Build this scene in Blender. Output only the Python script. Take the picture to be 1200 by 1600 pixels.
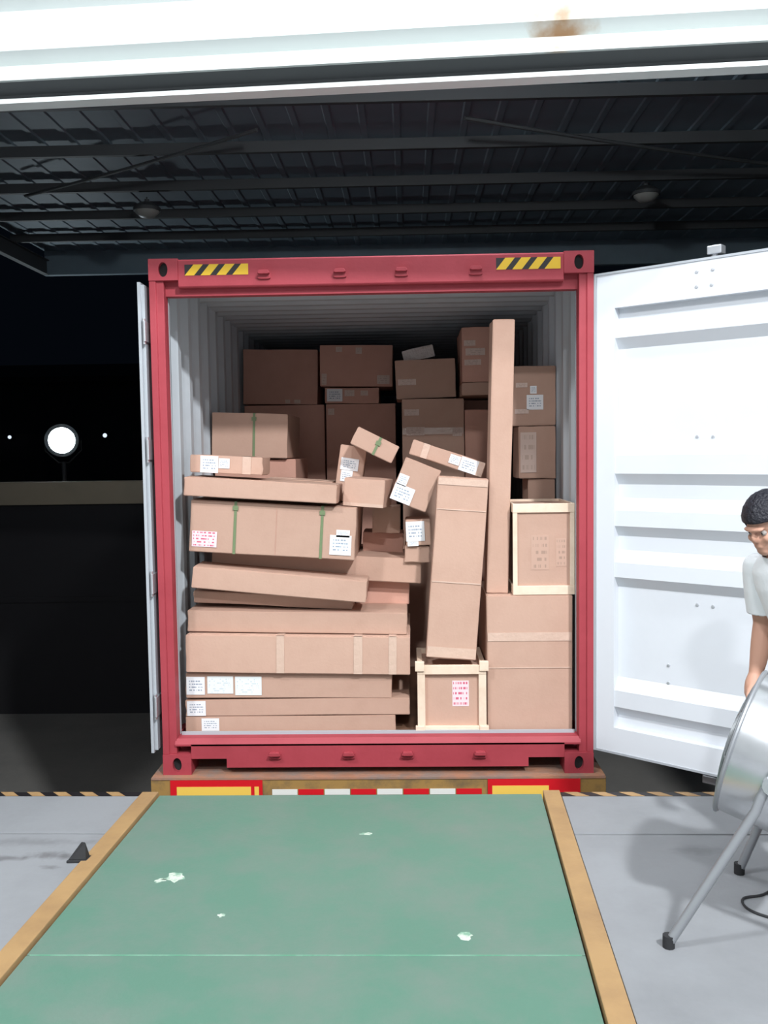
import bpy, bmesh, math, random
from mathutils import Vector, Matrix
random.seed(7)
for o in list(bpy.data.objects): bpy.data.objects.remove(o)
S = bpy.context.scene
C = bpy.context.collection
R = math.radians

# ------------------------------------------------------------------ camera
cam_d = bpy.data.cameras.new('camera'); cam = bpy.data.objects.new('camera', cam_d); C.objects.link(cam)
yaw, pitch, roll = 0.0262869, -0.0652049, -0.0139234
fw = Vector((-math.sin(yaw)*math.cos(pitch), math.cos(yaw)*math.cos(pitch), math.sin(pitch)))
rt = Vector((math.cos(yaw), math.sin(yaw), 0)); up = rt.cross(fw)
r2 = rt*math.cos(roll)+up*math.sin(roll); u2 = -rt*math.sin(roll)+up*math.cos(roll)
M4 = Matrix((r2, u2, -fw)).transposed().to_4x4(); M4.translation = Vector((0.19453, -5.14323, 1.82268))
cam.matrix_world = M4
cam_d.sensor_fit = 'VERTICAL'; cam_d.sensor_height = 36; cam_d.sensor_width = 27
cam_d.lens = 1448.35/1600*36; cam_d.clip_start = .05; cam_d.clip_end = 300
S.camera = cam
# ------------------------------------------------------------------ world, lamps, exposure
S.view_settings.view_transform = 'Standard'; S.view_settings.look = 'None'
S.view_settings.gamma = 1; S.view_settings.use_curve_mapping = False
S.view_settings.exposure = -1.35
W = bpy.data.worlds.new('night'); S.world = W; W.use_nodes = True
W.node_tree.nodes['Background'].inputs[0].default_value = (.25, .4, .7, 1)
W.node_tree.nodes['Background'].inputs[1].default_value = .012
def lamp(name, loc, power, size, col=(1, 1, 1)):
    d = bpy.data.lights.new(name, 'AREA'); d.shape = 'DISK'; d.size = size; d.energy = power; d.color = col
    o = bpy.data.objects.new(name, d); C.objects.link(o); o.location = loc
    return o
main = lamp('high_bay_light', (3.2, -7.3, 7.3), 2300, .5, (.93, .97, 1))
main.rotation_euler = (Vector((-.4, .2, 1.0))-main.location).to_track_quat('-Z', 'Y').to_euler()
lamp('high_bay_light', (-3.4, -5.2, 7.1), 1100, .6, (.93, .97, 1))
lamp('high_bay_light', (0.3, -10.5, 7.3), 1700, .6, (.93, .97, 1))  # unseen extra lamp, added for ambient fill in the warehouse

fill_d = bpy.data.lights.new('canopy_fill_light', 'POINT'); fill_d.energy = 420; fill_d.shadow_soft_size = .12; fill_d.color = (.9, .97, 1)  # added fill lamp out of view, brightens the canopy underside
fill_o = bpy.data.objects.new('canopy_fill_light', fill_d); C.objects.link(fill_o); fill_o.location = (.4, -.3, 4.6)

# ------------------------------------------------------------------ materials
def mat(name, col, rough=.6, metal=0., n=None, bump=None, rnd=0., coat=0., emit=None, spec=.5, stretch=None):
    """n=(scale, second colour, lo, hi) blotches; bump=(scale, strength); rnd = brightness spread per object"""
    m = bpy.data.materials.new(name); m.use_nodes = True
    nt = m.node_tree; b = nt.nodes['Principled BSDF']; L = nt.links.new
    b.inputs['Base Color'].default_value = (*col, 1); b.inputs['Roughness'].default_value = rough
    b.inputs['Metallic'].default_value = metal; b.inputs['Specular IOR Level'].default_value = spec
    b.inputs['Coat Weight'].default_value = coat; b.inputs['Coat Roughness'].default_value = .12
    tc = nt.nodes.new('ShaderNodeTexCoord'); mp = nt.nodes.new('ShaderNodeMapping'); L(tc.outputs['Object'], mp.inputs[0])
    if stretch: mp.inputs['Scale'].default_value = stretch
    out = None
    if n:
        t = nt.nodes.new('ShaderNodeTexNoise'); t.inputs['Scale'].default_value = n[0]; t.inputs['Detail'].default_value = 6
        t.inputs['Roughness'].default_value = .65
        L(mp.outputs[0], t.inputs[0])
        mr = nt.nodes.new('ShaderNodeMapRange'); mr.inputs[1].default_value = n[2]; mr.inputs[2].default_value = n[3]
        L(t.outputs[0], mr.inputs[0])
        mx = nt.nodes.new('ShaderNodeMix'); mx.data_type = 'RGBA'
        mx.inputs[6].default_value = (*col, 1); mx.inputs[7].default_value = (*n[1], 1); L(mr.outputs[0], mx.inputs[0])
        out = mx.outputs[2]
    if rnd:
        oi = nt.nodes.new('ShaderNodeObjectInfo'); hs = nt.nodes.new('ShaderNodeHueSaturation')
        mr = nt.nodes.new('ShaderNodeMapRange'); mr.inputs[3].default_value = 1-rnd; mr.inputs[4].default_value = 1+rnd
        L(oi.outputs['Random'], mr.inputs[0]); L(mr.outputs[0], hs.inputs['Value'])
        if out: L(out, hs.inputs['Color'])
        else: hs.inputs['Color'].default_value = (*col, 1)
        out = hs.outputs[0]
    if out: L(out, b.inputs['Base Color'])
    if bump:
        t = nt.nodes.new('ShaderNodeTexNoise'); t.inputs['Scale'].default_value = bump[0]; t.inputs['Detail'].default_value = 4
        L(mp.outputs[0], t.inputs[0])
        bp = nt.nodes.new('ShaderNodeBump'); bp.inputs['Strength'].default_value = bump[1]; bp.inputs['Distance'].default_value = .02
        L(t.outputs[0], bp.inputs['Height']); L(bp.outputs[0], b.inputs['Normal'])
    if emit:
        b.inputs['Emission Color'].default_value = (*emit[0], 1); b.inputs['Emission Strength'].default_value = emit[1]
    m['nt'] = 0
    return m
M = dict(
 red=mat('red_container_paint', (.37, .050, .066), .55, n=(3, (.32, .04, .053), .45, .75), bump=(40, .05), spec=.3),
 inner=mat('grey_container_lining', (.57, .61, .65), .55, n=(1.5, (.48, .51, .54), .5, .8)),
 doorw=mat('white_door_paint', (.67, .69, .73), .45, n=(1.3, (.62, .64, .68), .5, .8)),
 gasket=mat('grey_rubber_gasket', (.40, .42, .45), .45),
 galv=mat('galvanised_steel', (.62, .63, .66), .38, .75),
 black=mat('black_recess', (.012, .012, .013), .8),
 ply=mat('plywood_floor', (.2, .1, .06), .7, n=(6, (.13, .07, .04), .4, .7)),
 card=mat('corrugated_cardboard', (.53, .34, .262), .78, n=(2.2, (.48, .30, .228), .42, .7), bump=(60, .06), rnd=.06, spec=.25),
 cardd=mat('brown_cardboard', (.61, .34, .265), .78, n=(2.2, (.54, .295, .225), .42, .7), bump=(60, .06), rnd=.06, spec=.25),
 tape=mat('clear_packing_tape', (.62, .43, .34), .25, coat=.5, bump=(25, .25)),
 film=mat('stretch_film', (.60, .52, .48), .16, coat=1, bump=(18, .9)),
 strap=mat('green_strapping', (.16, .215, .105), .5),
 wood=mat('pale_pine', (.80, .64, .50), .65, n=(5, (.68, .50, .37), .42, .7), stretch=(1, 1, 1)),
 conc=mat('worn_concrete', (.255, .262, .275), .72, n=(1.1, (.19, .195, .205), .45, .78), bump=(30, .08)),
 concd=mat('dock_face_concrete', (.3, .3, .3), .8),
 green=mat('green_plate_paint', (.098, .205, .152), .6, n=(2.6, (.145, .205, .17), .40, .68), bump=(70, .06)),
 pale=mat('scuffed_paint', (.55, .6, .52), .7, n=(30, (.2, .36, .26), .45, .6)),
 seam=mat('pale_seam', (.2, .36, .27), .6, n=(9, (.11, .29, .19), .4, .6)),
 yellow=mat('yellow_kerb_paint', (.38, .235, .105), .6, n=(3.5, (.30, .18, .085), .42, .7), bump=(30, .1)),
 hyel=mat('hazard_yellow', (.75, .46, .02), .5),
 hblk=mat('hazard_black', (.012, .01, .012), .5),
 shut=mat('white_shutter_paint', (.60, .64, .63), .42, n=(.8, (.55, .59, .58), .5, .75)),
 roof=mat('grey_roof_sheet', (.30, .40, .47), .6, n=(.5, (.22, .29, .35), .4, .7)),
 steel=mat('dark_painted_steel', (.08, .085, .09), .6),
 asph=mat('asphalt', (.2, .19, .175), .85, n=(.5, (.14, .136, .132), .4, .7), bump=(40, .2)),
 wallw=mat('warehouse_wall', (.62, .63, .63), .7),
 rust=mat('rusty_steel', (.36, .17, .10), .75, n=(5, (.24, .17, .14), .42, .62), bump=(40, .2)),
 olive=mat('ochre_bolster_paint', (.33, .19, .055), .65, n=(7, (.17, .11, .05), .45, .65)),
 refr=mat('red_reflector', (.62, .012, .02), .3, coat=.5),
 refy=mat('yellow_reflector', (.85, .55, .10), .3, coat=.5),
 refw=mat('white_reflector', (.75, .74, .7), .3, coat=.5),
 rubber=mat('black_rubber', (.018, .018, .02), .75),
 chrome=mat('polished_aluminium', (.74, .75, .77), .26, .92, n=(3, (.6, .61, .63), .45, .7)),
 greytube=mat('grey_painted_tube', (.30, .31, .33), .42, .35),
 wire=mat('guard_wire', (.3, .31, .32), .4, .6),
 skin=mat('skin', (.50, .27, .19), .55),
 hair=mat('black_hair', (.012, .011, .018), .5, bump=(90, .6)),
 shirt=mat('white_shirt', (.88, .90, .92), .8, bump=(25, .15)),
 trous=mat('dark_trousers', (.07, .075, .085), .85, bump=(25, .15)),
 eyew=mat('eye_white', (.36, .33, .31), .3), eyed=mat('eye_dark', (.02, .012, .01), .3),
 band=mat('ochre_wall_band', (.30, .245, .18), .8, n=(.6, (.2, .17, .13), .4, .7)),
 blackw=mat('near_black_wall', (.014, .013, .016), .9),
 bldg=mat('dark_building', (.06, .07, .085), .8),
 lampg=mat('floodlight_glass', (1, 1, 1), .3, emit=((.80, .93, 1), 220)),
 lampf=mat('far_lamp_glass', (1, 1, 1), .3, emit=((.75, .85, 1), 3)),
 lampo=mat('frosted_lamp_bowl', (.45, .45, .42), .4),
)
def stain(m, spots, col, sc=30):
    """dirt or rust marks with a shape of their own at fixed places on the surface: (x, y, z, rx, ry, rz)"""
    nt = m.node_tree; L = nt.links.new; b = nt.nodes['Principled BSDF']; src = b.inputs['Base Color'].links[0].from_socket
    ge = nt.nodes.new('ShaderNodeNewGeometry'); no = nt.nodes.new('ShaderNodeTexNoise'); no.inputs['Scale'].default_value = sc; no.inputs['Detail'].default_value = 5
    L(ge.outputs['Position'], no.inputs[0])
    for (x, y, z, rx, ry, rz, amt) in spots:
        a = nt.nodes.new('ShaderNodeVectorMath'); a.operation = 'SUBTRACT'; L(ge.outputs['Position'], a.inputs[0]); a.inputs[1].default_value = (x, y, z)
        c = nt.nodes.new('ShaderNodeVectorMath'); c.operation = 'DIVIDE'; L(a.outputs[0], c.inputs[0]); c.inputs[1].default_value = (rx, ry, rz)
        l = nt.nodes.new('ShaderNodeVectorMath'); l.operation = 'LENGTH'; L(c.outputs[0], l.inputs[0])
        ad = nt.nodes.new('ShaderNodeMath'); ad.operation = 'MULTIPLY_ADD'; L(no.outputs[0], ad.inputs[0]); ad.inputs[1].default_value = 2.2; L(l.outputs['Value'], ad.inputs[2])
        mr = nt.nodes.new('ShaderNodeMapRange'); L(ad.outputs[0], mr.inputs[0]); mr.inputs[1].default_value = 1.3; mr.inputs[2].default_value = 2.1; mr.inputs[3].default_value = amt; mr.inputs[4].default_value = 0
        mx = nt.nodes.new('ShaderNodeMix'); mx.data_type = 'RGBA'; L(mr.outputs[0], mx.inputs[0]); L(src, mx.inputs[6]); mx.inputs[7].default_value = (*col, 1); src = mx.outputs[2]
    L(src, b.inputs['Base Color'])
stain(M['conc'], [(-1.36, -1.29, .1, .14, .05, .2, .8), (-1.52, -1.31, .1, .16, .03, .2, .7), (-1.33, -1.40, .1, .05, .03, .2, .9), (-1.5, -1.15, .1, .4, .05, .2, .35), (1.42, -1.25, .1, .12, .06, .2, .35)], (.10, .095, .10), 14)
stain(M['shut'], [(.86, -1.05, 3.60, .15, .4, .13, .9)], (.34, .2, .09), 8)
def label_mat(name, base, ink, rows, mx_scale, lo, hi, thr, x0=.1, x1=.9):
    """printed rows of small marks on a paper label, from the label's own generated coordinates"""
    m = bpy.data.materials.new(name); m.use_nodes = True; nt = m.node_tree; L = nt.links.new
    b = nt.nodes['Principled BSDF']; b.inputs['Roughness'].default_value = .5
    tc = nt.nodes.new('ShaderNodeTexCoord'); sp = nt.nodes.new('ShaderNodeSeparateXYZ'); L(tc.outputs['Generated'], sp.inputs[0])
    def mth(op, a, bb=None):
        k = nt.nodes.new('ShaderNodeMath'); k.operation = op
        for i, v in enumerate((a, bb)):
            if v is None: continue
            if isinstance(v, (int, float)): k.inputs[i].default_value = v
            else: L(v, k.inputs[i])
        return k.outputs[0]
    x, z = sp.outputs[0], sp.outputs[2]
    fr = mth('FRACT', mth('MULTIPLY', z, rows)); row = mth('MULTIPLY', mth('GREATER_THAN', fr, .3), mth('LESS_THAN', fr, .75))
    idx = mth('FLOOR', mth('MULTIPLY', z, rows))
    cmb = nt.nodes.new('ShaderNodeCombineXYZ'); L(mth('MULTIPLY', x, mx_scale), cmb.inputs[0]); L(mth('MULTIPLY', idx, 7.3), cmb.inputs[1])
    no = nt.nodes.new('ShaderNodeTexNoise'); no.inputs['Scale'].default_value = 1; no.inputs['Detail'].default_value = 2; L(cmb.outputs[0], no.inputs[0])
    inkm = mth('MULTIPLY', row, mth('GREATER_THAN', no.outputs[0], thr))
    for c, a, op in ((z, lo, 'GREATER_THAN'), (z, hi, 'LESS_THAN'), (x, x0, 'GREATER_THAN'), (x, x1, 'LESS_THAN')):
        inkm = mth('MULTIPLY', inkm, mth(op, c, a))
    mx = nt.nodes.new('ShaderNodeMix'); mx.data_type = 'RGBA'; L(inkm, mx.inputs[0])
    mx.inputs[6].default_value = (*base, 1); mx.inputs[7].default_value = (*ink, 1); L(mx.outputs[2], b.inputs['Base Color'])
    return m
LM = dict(
 w=label_mat('white_address_label', (.80, .80, .82), (.30, .35, .42), 6, 14, .15, .85, .48, .14, .86),
 c=label_mat('white_carton_label', (.78, .82, .82), (.55, .62, .66), 9, 9, .06, .9, .55, .06, .9),
 p=label_mat('pink_fragile_label', (.86, .66, .69), (.62, .12, .2), 5, 11, .05, .95, .5, .05, .95),
 f=label_mat('faded_label', (.66, .5, .43), (.54, .39, .32), 4, 8, .05, .95, .5),
 x=label_mat('printed_marks', (.51, .325, .25), (.37, .24, .185), 5, 7, .05, .95, .52))

# ------------------------------------------------------------------ mesh helpers
class MB:
    def __init__(s): s.v, s.f, s.m = [], [], []
    def add(s, vs, fs, mi=0, X=None):
        o = len(s.v)
        s.v += [tuple(X @ Vector(v)) if X else tuple(v) for v in vs]
        for f in fs: s.f.append([i+o for i in f]); s.m.append(mi)
        return s
    def box(s, x0, x1, y0, y1, z0, z1, mi=0, X=None):
        return s.add([(x, y, z) for z in (z0, z1) for y in (y0, y1) for x in (x0, x1)],
              [(0, 2, 3, 1), (4, 5, 7, 6), (0, 1, 5, 4), (2, 6, 7, 3), (0, 4, 6, 2), (1, 3, 7, 5)], mi, X)
    def prism(s, pts, a0, a1, ax='z', mi=0, X=None):
        """pts: outline; ax: axis of extrusion; for 'x' pts=(y,z), 'y' pts=(x,z), 'z' pts=(x,y)"""
        n = len(pts)
        def P(p, a): return {'x': (a, p[0], p[1]), 'y': (p[0], a, p[1]), 'z': (p[0], p[1], a)}[ax]
        vs = [P(p, a0) for p in pts]+[P(p, a1) for p in pts]
        fs = [tuple(range(n))[::-1], tuple(range(n, 2*n))]+[(i, (i+1) % n, n+(i+1) % n, n+i) for i in range(n)]
        return s.add(vs, fs, mi, X)
    def tube(s, pts, r, n=8, mi=0, X=None, closed=False):
        pts = [Vector(p) for p in pts]; N = len(pts); vs = []; fs = []
        t = (pts[1]-pts[0]).normalized(); nrm = t.orthogonal().normalized()
        for i, p in enumerate(pts):
            if closed: tt = (pts[(i+1) % N]-pts[i-1]).normalized()
            else: tt = (pts[min(i+1, N-1)]-pts[max(i-1, 0)]).normalized()
            nrm = (nrm-tt*nrm.dot(tt)).normalized(); bn = tt.cross(nrm)
            rr = r[i] if isinstance(r, (list, tuple)) else r
            vs += [p+(nrm*math.cos(2*math.pi*k/n)+bn*math.sin(2*math.pi*k/n))*rr for k in range(n)]
        for i in range(N if closed else N-1):
            j = (i+1) % N
            fs += [(i*n+k, i*n+(k+1) % n, j*n+(k+1) % n, j*n+k) for k in range(n)]
        if not closed: fs += [tuple(range(n))[::-1], tuple(range((N-1)*n, N*n))]
        return s.add(vs, fs, mi, X)
    def lathe(s, prof, n=24, mi=0, X=None, ax='z', closed=False):
        """prof: (radius, height)"""
        vs = []
        for r, h in prof:
            for k in range(n):
                a = 2*math.pi*k/n; c = (r*math.cos(a), r*math.sin(a), h)
                vs.append(c if ax == 'z' else (c[2], c[0], c[1]) if ax == 'x' else (c[0], c[2], c[1]))
        fs = []; N = len(prof)
        for i in range(N if closed else N-1):
            j = (i+1) % N
            fs += [(i*n+k, i*n+(k+1) % n, j*n+(k+1) % n, j*n+k) for k in range(n)]
        if not closed:
            if prof[0][0] > 1e-6: fs.append(tuple(range(n))[::-1])
            if prof[-1][0] > 1e-6: fs.append(tuple(range((N-1)*n, N*n)))
        return s.add(vs, fs, mi, X)
    def build(s, name, mats, parent=None, smooth=False, bevel=0, loc=None, rot=None, label=None):
        me = bpy.data.meshes.new(name); me.from_pydata(s.v, [], s.f)
        for m in (mats if isinstance(mats, (list, tuple)) else [mats]): me.materials.append(m)
        for p, mi in zip(me.polygons, s.m): p.material_index = mi
        bm = bmesh.new(); bm.from_mesh(me); bmesh.ops.remove_doubles(bm, verts=bm.verts, dist=1e-6)
        bmesh.ops.recalc_face_normals(bm, faces=bm.faces)
        if bevel: bmesh.ops.bevel(bm, geom=[e for e in bm.edges if len(e.link_faces) == 2 and e.calc_face_angle(0) > .5], offset=bevel, segments=2, affect='EDGES', profile=.6)
        bm.to_mesh(me); bm.free()
        if smooth:
            me.polygons.foreach_set('use_smooth', [True]*len(me.polygons)); me.set_sharp_from_angle(angle=R(40))
        o = bpy.data.objects.new(name, me); C.objects.link(o)
        if parent: o.parent = parent
        if loc: o.location = loc
        if rot: o.rotation_euler = rot
        if label: o['label'] = label
        return o
def empty(name, loc=(0, 0, 0), rot=(0, 0, 0), parent=None):
    o = bpy.data.objects.new(name, None); C.objects.link(o); o.location = loc; o.rotation_euler = rot; o.empty_display_size = .1
    if parent: o.parent = parent
    return o
def tag(o, label=None, cat=None, group=None, kind=None):
    if label: o['label'] = label
    if cat: o['category'] = cat
    if group: o['group'] = group
    if kind: o['kind'] = kind
    return o
def share(o, parent=None, loc=None, rot=None):
    c = o.copy(); C.objects.link(c); c.parent = parent
    if loc is not None: c.location = loc
    if rot is not None: c.rotation_euler = rot
    return c

ZD = .1027          # dock floor level
ZY = -1.15          # yard level
# ================================================================== SETTING
# dock floor: concrete slabs either side of the leveller pit, joint, striped steel edge
def edgeY(x): return -.555-.0116*x
SL = .043
def lev_l(y): return -1.092+SL*(y+.57)
def lev_r(y): return .853+SL*(y+.57)
KW = .084
floor = tag(empty('floor', (0, 0, ZD)), 'worn grey concrete loading dock floor with joints', None, None, 'structure')
JY = lambda x: -1.068-.0116*x
g = .006; EW = .055
def slab(pts, z0=-1.25):
    b = MB().prism([(x, y) for x, y in pts], z0, 0, 'z'); return b.build('slab', M['conc'], floor, bevel=.004)
yl = lambda y: lev_l(y)-KW-.004
yr = lambda y: lev_r(y)+KW+.004
slab([(-9, edgeY(-9)-EW), (-9, JY(-9)+g), (yl(-1.06), JY(-1.1)+g), (yl(-.6), edgeY(-1.1)-EW)])
slab([(-9, JY(-9)-g), (-9, -3.3), (yl(-3.3), -3.3), (yl(-1.07), JY(-1.1)-g)])
slab([(yr(-.6), edgeY(1)-EW), (yr(-1.06), JY(1)+g), (9, JY(9)+g), (9, edgeY(9)-EW)])
slab([(yr(-1.07), JY(1)-g), (yr(-3.3), -3.3), (9, -3.3), (9, JY(9)-g)])
slab([(-9, -3.3-g), (-9, -14), (9, -14), (9, -3.3-g)])
MB().prism([(-9, edgeY(-9)-.08), (9, edgeY(9)-.08), (9, -3.4), (-9, -3.4)], -1.25, -.06, 'z').build('sub_base', M['concd'], floor)
# striped edge: alternating yellow and black parallelograms
def striped_edge(xa, xb):
    b = MB(); pitch = .137; k0 = math.floor(xa/pitch); x = k0*pitch; sh = .05
    b.prism([(xa, edgeY(xa)-EW), (xb, edgeY(xb)-EW), (xb, edgeY(xb)), (xa, edgeY(xa))], -.12, -.0012, 'z', 1)
    while x < xb:
        x0, x1 = x, x+pitch*.48
        if x0 > xa and x1+sh < xb:
            b.prism([(x0+sh, edgeY(x0)-EW), (x1+sh, edgeY(x1)-EW), (x1, edgeY(x1)), (x0, edgeY(x0))], -.001, .0005, 'z', 0)
        x += pitch
    return b.build('striped_edge', [M['yellow'], M['hblk']], floor, label='yellow and black striped dock edge')
striped_edge(-6, yl(-.57)); striped_edge(yr(-.57), 6)

# warehouse shell behind and beside the camera
def struct(name, b, m): return tag(b.build(name, m), None, None, None, 'structure')
struct('wall_front', MB().box(-9, -2.9, -.85, -.62, ZD, 8.5).box(2.9, 9, -.85, -.62, ZD, 8.5).box(-2.9, 2.9, -.85, -.62, 3.72, 8.5), M['wallw'])
struct('wall_left', MB().box(-9.2, -9, -14, -.62, ZD, 8.5), M['wallw'])
struct('wall_right', MB().box(9, 9.2, -14, -.62, ZD, 8.5), M['wallw'])
struct('wall_back', MB().box(-9.2, 9.2, -14.2, -14, ZD, 8.5), M['wallw'])
struct('ceiling', MB().box(-9.2, 9.2, -14.2, -.62, 8.5, 8.7), M['wallw'])
struct('yard_ground', MB().box(-60, 40, -.57, 70, ZY-.2, ZY), M['asph'])

# ================================================================== ROLLER SHUTTER
sh = tag(empty('roller_shutter', (0, -1.0, 3.412), (0, 0, R(-3.8))), 'partly raised white ribbed roller shutter over the dock opening', 'shutter')
prof = [(0, .0), (0, .010), (-.050, .058), (-.050, .190), (0, .24), (.02, .24), (.02, 0)]
b = MB().prism(prof, -2.85, 2.85, 'x'); s0 = b.build('slat', M['shut'], sh, loc=(0, 0, .150))
for k in range(1, 8): share(s0, sh, (0, 0, .150+.24*k))
MB().prism([(-.040, .082), (.055, .056), (.055, .020), (.085, .020), (.085, .082)], -2.85, 2.85, 'x').build('bottom_shade_channel', M['steel'], sh)  # dark colour stands in for the shade under the bottom bar
MB().prism([(.0, .0), (.0, .020), (.085, .020), (.085, .0)], -2.85, 2.85, 'x').build('bottom_lip', M['shut'], sh)
MB().prism([(-.052, .080), (-.052, .140), (-.03, .150), (.085, .150), (.085, .080)], -2.85, 2.85, 'x').build('bottom_bar', M['shut'], sh)
for sx in (-1, 1): MB().box(-.07, .07, -.07, .09, -3.29, 2.2).build('guide_rail', M['galv'], sh, loc=(sx*2.87, .03, 0))
MB().lathe([(.26, -2.9), (.26, 2.9)], 24, ax='x').build('shutter_drum', M['galv'], sh, loc=(0, -.2, 2.15), smooth=True)

# ================================================================== CANOPY
cn = tag(empty('canopy', (0, 0, 5.25)), 'dark corrugated canopy roof over the truck bay', 'canopy')
X0, X1, Y0, Y1 = -5.95, 9.0, -.6, 10.75
pts = []; x = X0
while x < X1:
    pts += [(x, .06), (x+.27, .06), (x+.285, .045), (x+.345, .045)]; x += .36
pts2 = pts+[(x, .06), (x, .075)]+[(a, c+.015) for a, c in pts[::-1]]
MB().prism(pts2, Y0, Y1, 'y').build('roof_sheet', M['roof'], cn)
pb = MB().prism([(-.03, -.10), (-.03, .02), (.03, .02), (.03, .008), (-.018, .008), (-.018, -.088), (.03, -.088), (.03, -.10)], X0, X1, 'x')
p0 = pb.build('purlin', M['steel'], cn, loc=(0, 5.35, 0))
for y in (1.1, 2.5, 3.95, 6.75, 8.1, 9.4): share(p0, cn, (0, y, 0))
MB().prism([(10.75, -.32), (10.75, .10), (10.79, .10), (10.79, -.36), (10.66, -.36), (10.66, -.32)], X0, X1, 'x').build('fascia', M['roof'], cn)
for x in (-5.9, 8.6):
    MB().box(-.05, .05, Y0, 10.7, -.12, -.105).box(-.05, .05, Y0, 10.7, -.36, -.345).box(-.006, .006, Y0, 10.7, -.35, -.11).build('rafter', M['steel'], cn, loc=(x, 0, 0))
def sag(a, c, s, n=10): return [tuple(Vector(a).lerp(Vector(c), t/n)-Vector((0, 0, s*4*(t/n)*(1-t/n)))) for t in range(n+1)]
MB().tube(sag((-4.6, 6.7, -.14), (-1.3, 4.5, -.14), .02), .02, 6).build('bracing_rod', M['steel'], cn)
MB().tube(sag((.8, 4.3, -.14), (4.6, 6.1, -.14), .02), .02, 6).build('bracing_rod', M['steel'], cn)
for nm, loc, lab in (('a', (-3.15, 7.05, 4.99), 'unlit round lamp hanging under the canopy, above the dark yard'), ('b', (3.25, 6.9, 5.02), 'unlit round lamp hanging under the canopy, above the open white door')):
    l = tag(empty('canopy_lamp', loc), lab, 'lamp', 'round lamps under the canopy')
    MB().lathe([(.0, -.1), (.09, -.085), (.15, -.03), (.16, .0)], 20).build('lamp_bowl', M['lampo'], l, smooth=True)
    MB().lathe([(.175, -.01), (.175, .03), (.10, .09), (.03, .11), (.03, .14)], 20).build('lamp_housing', M['steel'], l, smooth=True)
    MB().tube([(0, 0, .13), (0, 0, 5.16-loc[2])], .012, 6).build('lamp_stem', M['steel'], l)

# ================================================================== YARD BEYOND
bw = tag(empty('yard_wall', (-7.6, 5.3, ZY)), 'low dark yard wall with an ochre top band, left of the container', 'wall')
MB().box(-5.6, 5.6, 0, .22, 0, 2.42).build('wall_body', M['blackw'], bw)  # wall body in one even near-black colour
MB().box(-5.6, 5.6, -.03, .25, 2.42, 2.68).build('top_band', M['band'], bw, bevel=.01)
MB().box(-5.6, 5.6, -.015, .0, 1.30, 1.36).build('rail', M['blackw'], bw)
bl = empty('far_building', (0, 46, ZY)); tag(bl, 'dark warehouse building far across the yard at night', 'building')
MB().box(-50, 30, 0, 8, 0, 7).build('wall', M['bldg'], bl)
MB().prism([(-.6, 7), (8.6, 7), (8.6, 7.3), (4, 8.4), (-.6, 7.3)], -50.5, 30.5, 'x').build('roof', M['steel'], bl)
for k in range(5): MB().box(-2, 2, -.1, 0, 0, 4.2).build('shutter_door', M['steel'], bl, loc=(-40+k*9, 0, 0))
FL = Vector((-6.65, 13.1, 2.13))
fl = tag(empty('floodlight', (FL.x, FL.y, ZY)), 'dazzling blue-white floodlight on a mast in the dark yard', 'floodlight')
hz = FL.z-ZY; dirv = (Vector((.19, -5.1, 1.9))-FL).normalized(); rz = math.atan2(dirv.y, dirv.x)
MB().lathe([(.0, .05), (.15, .045), (.25, .02), (.30, 0)], 28, ax='x').build('lamp_glass', M['lampg'], fl, loc=(0, 0, hz), rot=(0, 0, rz), smooth=True)
MB().lathe([(.325, .02), (.325, -.03), (.24, -.16), (.12, -.22), (0, -.22)], 28, ax='x').build('lamp_housing', M['steel'], fl, loc=(0, 0, hz), rot=(0, 0, rz), smooth=True)
MB().tube([(0, 0, 0), (0, 0, hz-.42)], .045, 10).build('mast', M['steel'], fl, loc=(-.02, .12, 0), smooth=True)
MB().tube([(0, -.34, 0), (0, -.34, -.2), (0, -.1, -.44), (0, .1, -.44), (0, .34, -.2), (0, .34, 0)], .016, 6).build('bracket', M['steel'], fl, loc=(-.02, .12, hz), rot=(0, 0, rz))
for (x, y, z, r, lab) in ((-16.45, 44, 2.92, .12, 'small white lamp to the right of the dazzling floodlight'), (-21.75, 44, 2.9, .10, 'small faint lamp to the left of the dazzling floodlight')):
    d = tag(empty('wall_lamp', (x, 45.85, z)), lab, 'lamp', 'far wall lamps')
    MB().lathe([(0, -.3), (r*.8, -.28), (r, -.2)], 14, ax='y').build('lamp_glass', M['lampf'], d, smooth=True)
    MB().lathe([(r*1.15, -.21), (r*1.15, -.1), (.05, -.06), (.05, 0)], 14, ax='y').build('lamp_housing', M['steel'], d, smooth=True)

# ================================================================== CHASSIS TRAILER
ch = tag(empty('trailer_chassis', (0, 0, ZY)), 'rusty container trailer chassis under the red container', 'trailer')
Z = -ZY
MB().box(-1.28, 1.28, -.05, .30, -.20, -.002).build('rear_bolster', M['olive'], ch, loc=(0, 0, Z), bevel=.006)
MB().box(-1.275, 1.275, -.055, .28, -.012, .0).build('bolster_plate', M['rust'], ch, loc=(0, 0, Z+.0))
for x in (-.5, .5): MB().box(-.07, .07, .3, 11.8, -.28, -.262).box(-.07, .07, .3, 11.8, -.03, -.012).box(-.008, .008, .3, 11.8, -.27, -.02).build('main_beam', M['steel'], ch, loc=(x, 0, Z))
for y in (3, 6, 9, 11.6): MB().box(-1.2, 1.2, -.08, .08, -.16, -.012).build('cross_member', M['steel'], ch, loc=(0, y, Z))
def marker(x0, x1, yel):
    c = (x0+x1)/2; w = x1-x0
    o = MB().box(-w/2, w/2, -.008, 0, -.17, 0).build('marker_board', M['refr'], ch, loc=(c, -.0505, Z-.014), label='red and yellow reflective marker board')
    for a, bb in yel: MB().box(a-c, bb-c, -.0015, 0, -.15, -.036).build('yellow_panel', M['refy'], o, loc=(0, -.008, 0))
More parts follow.
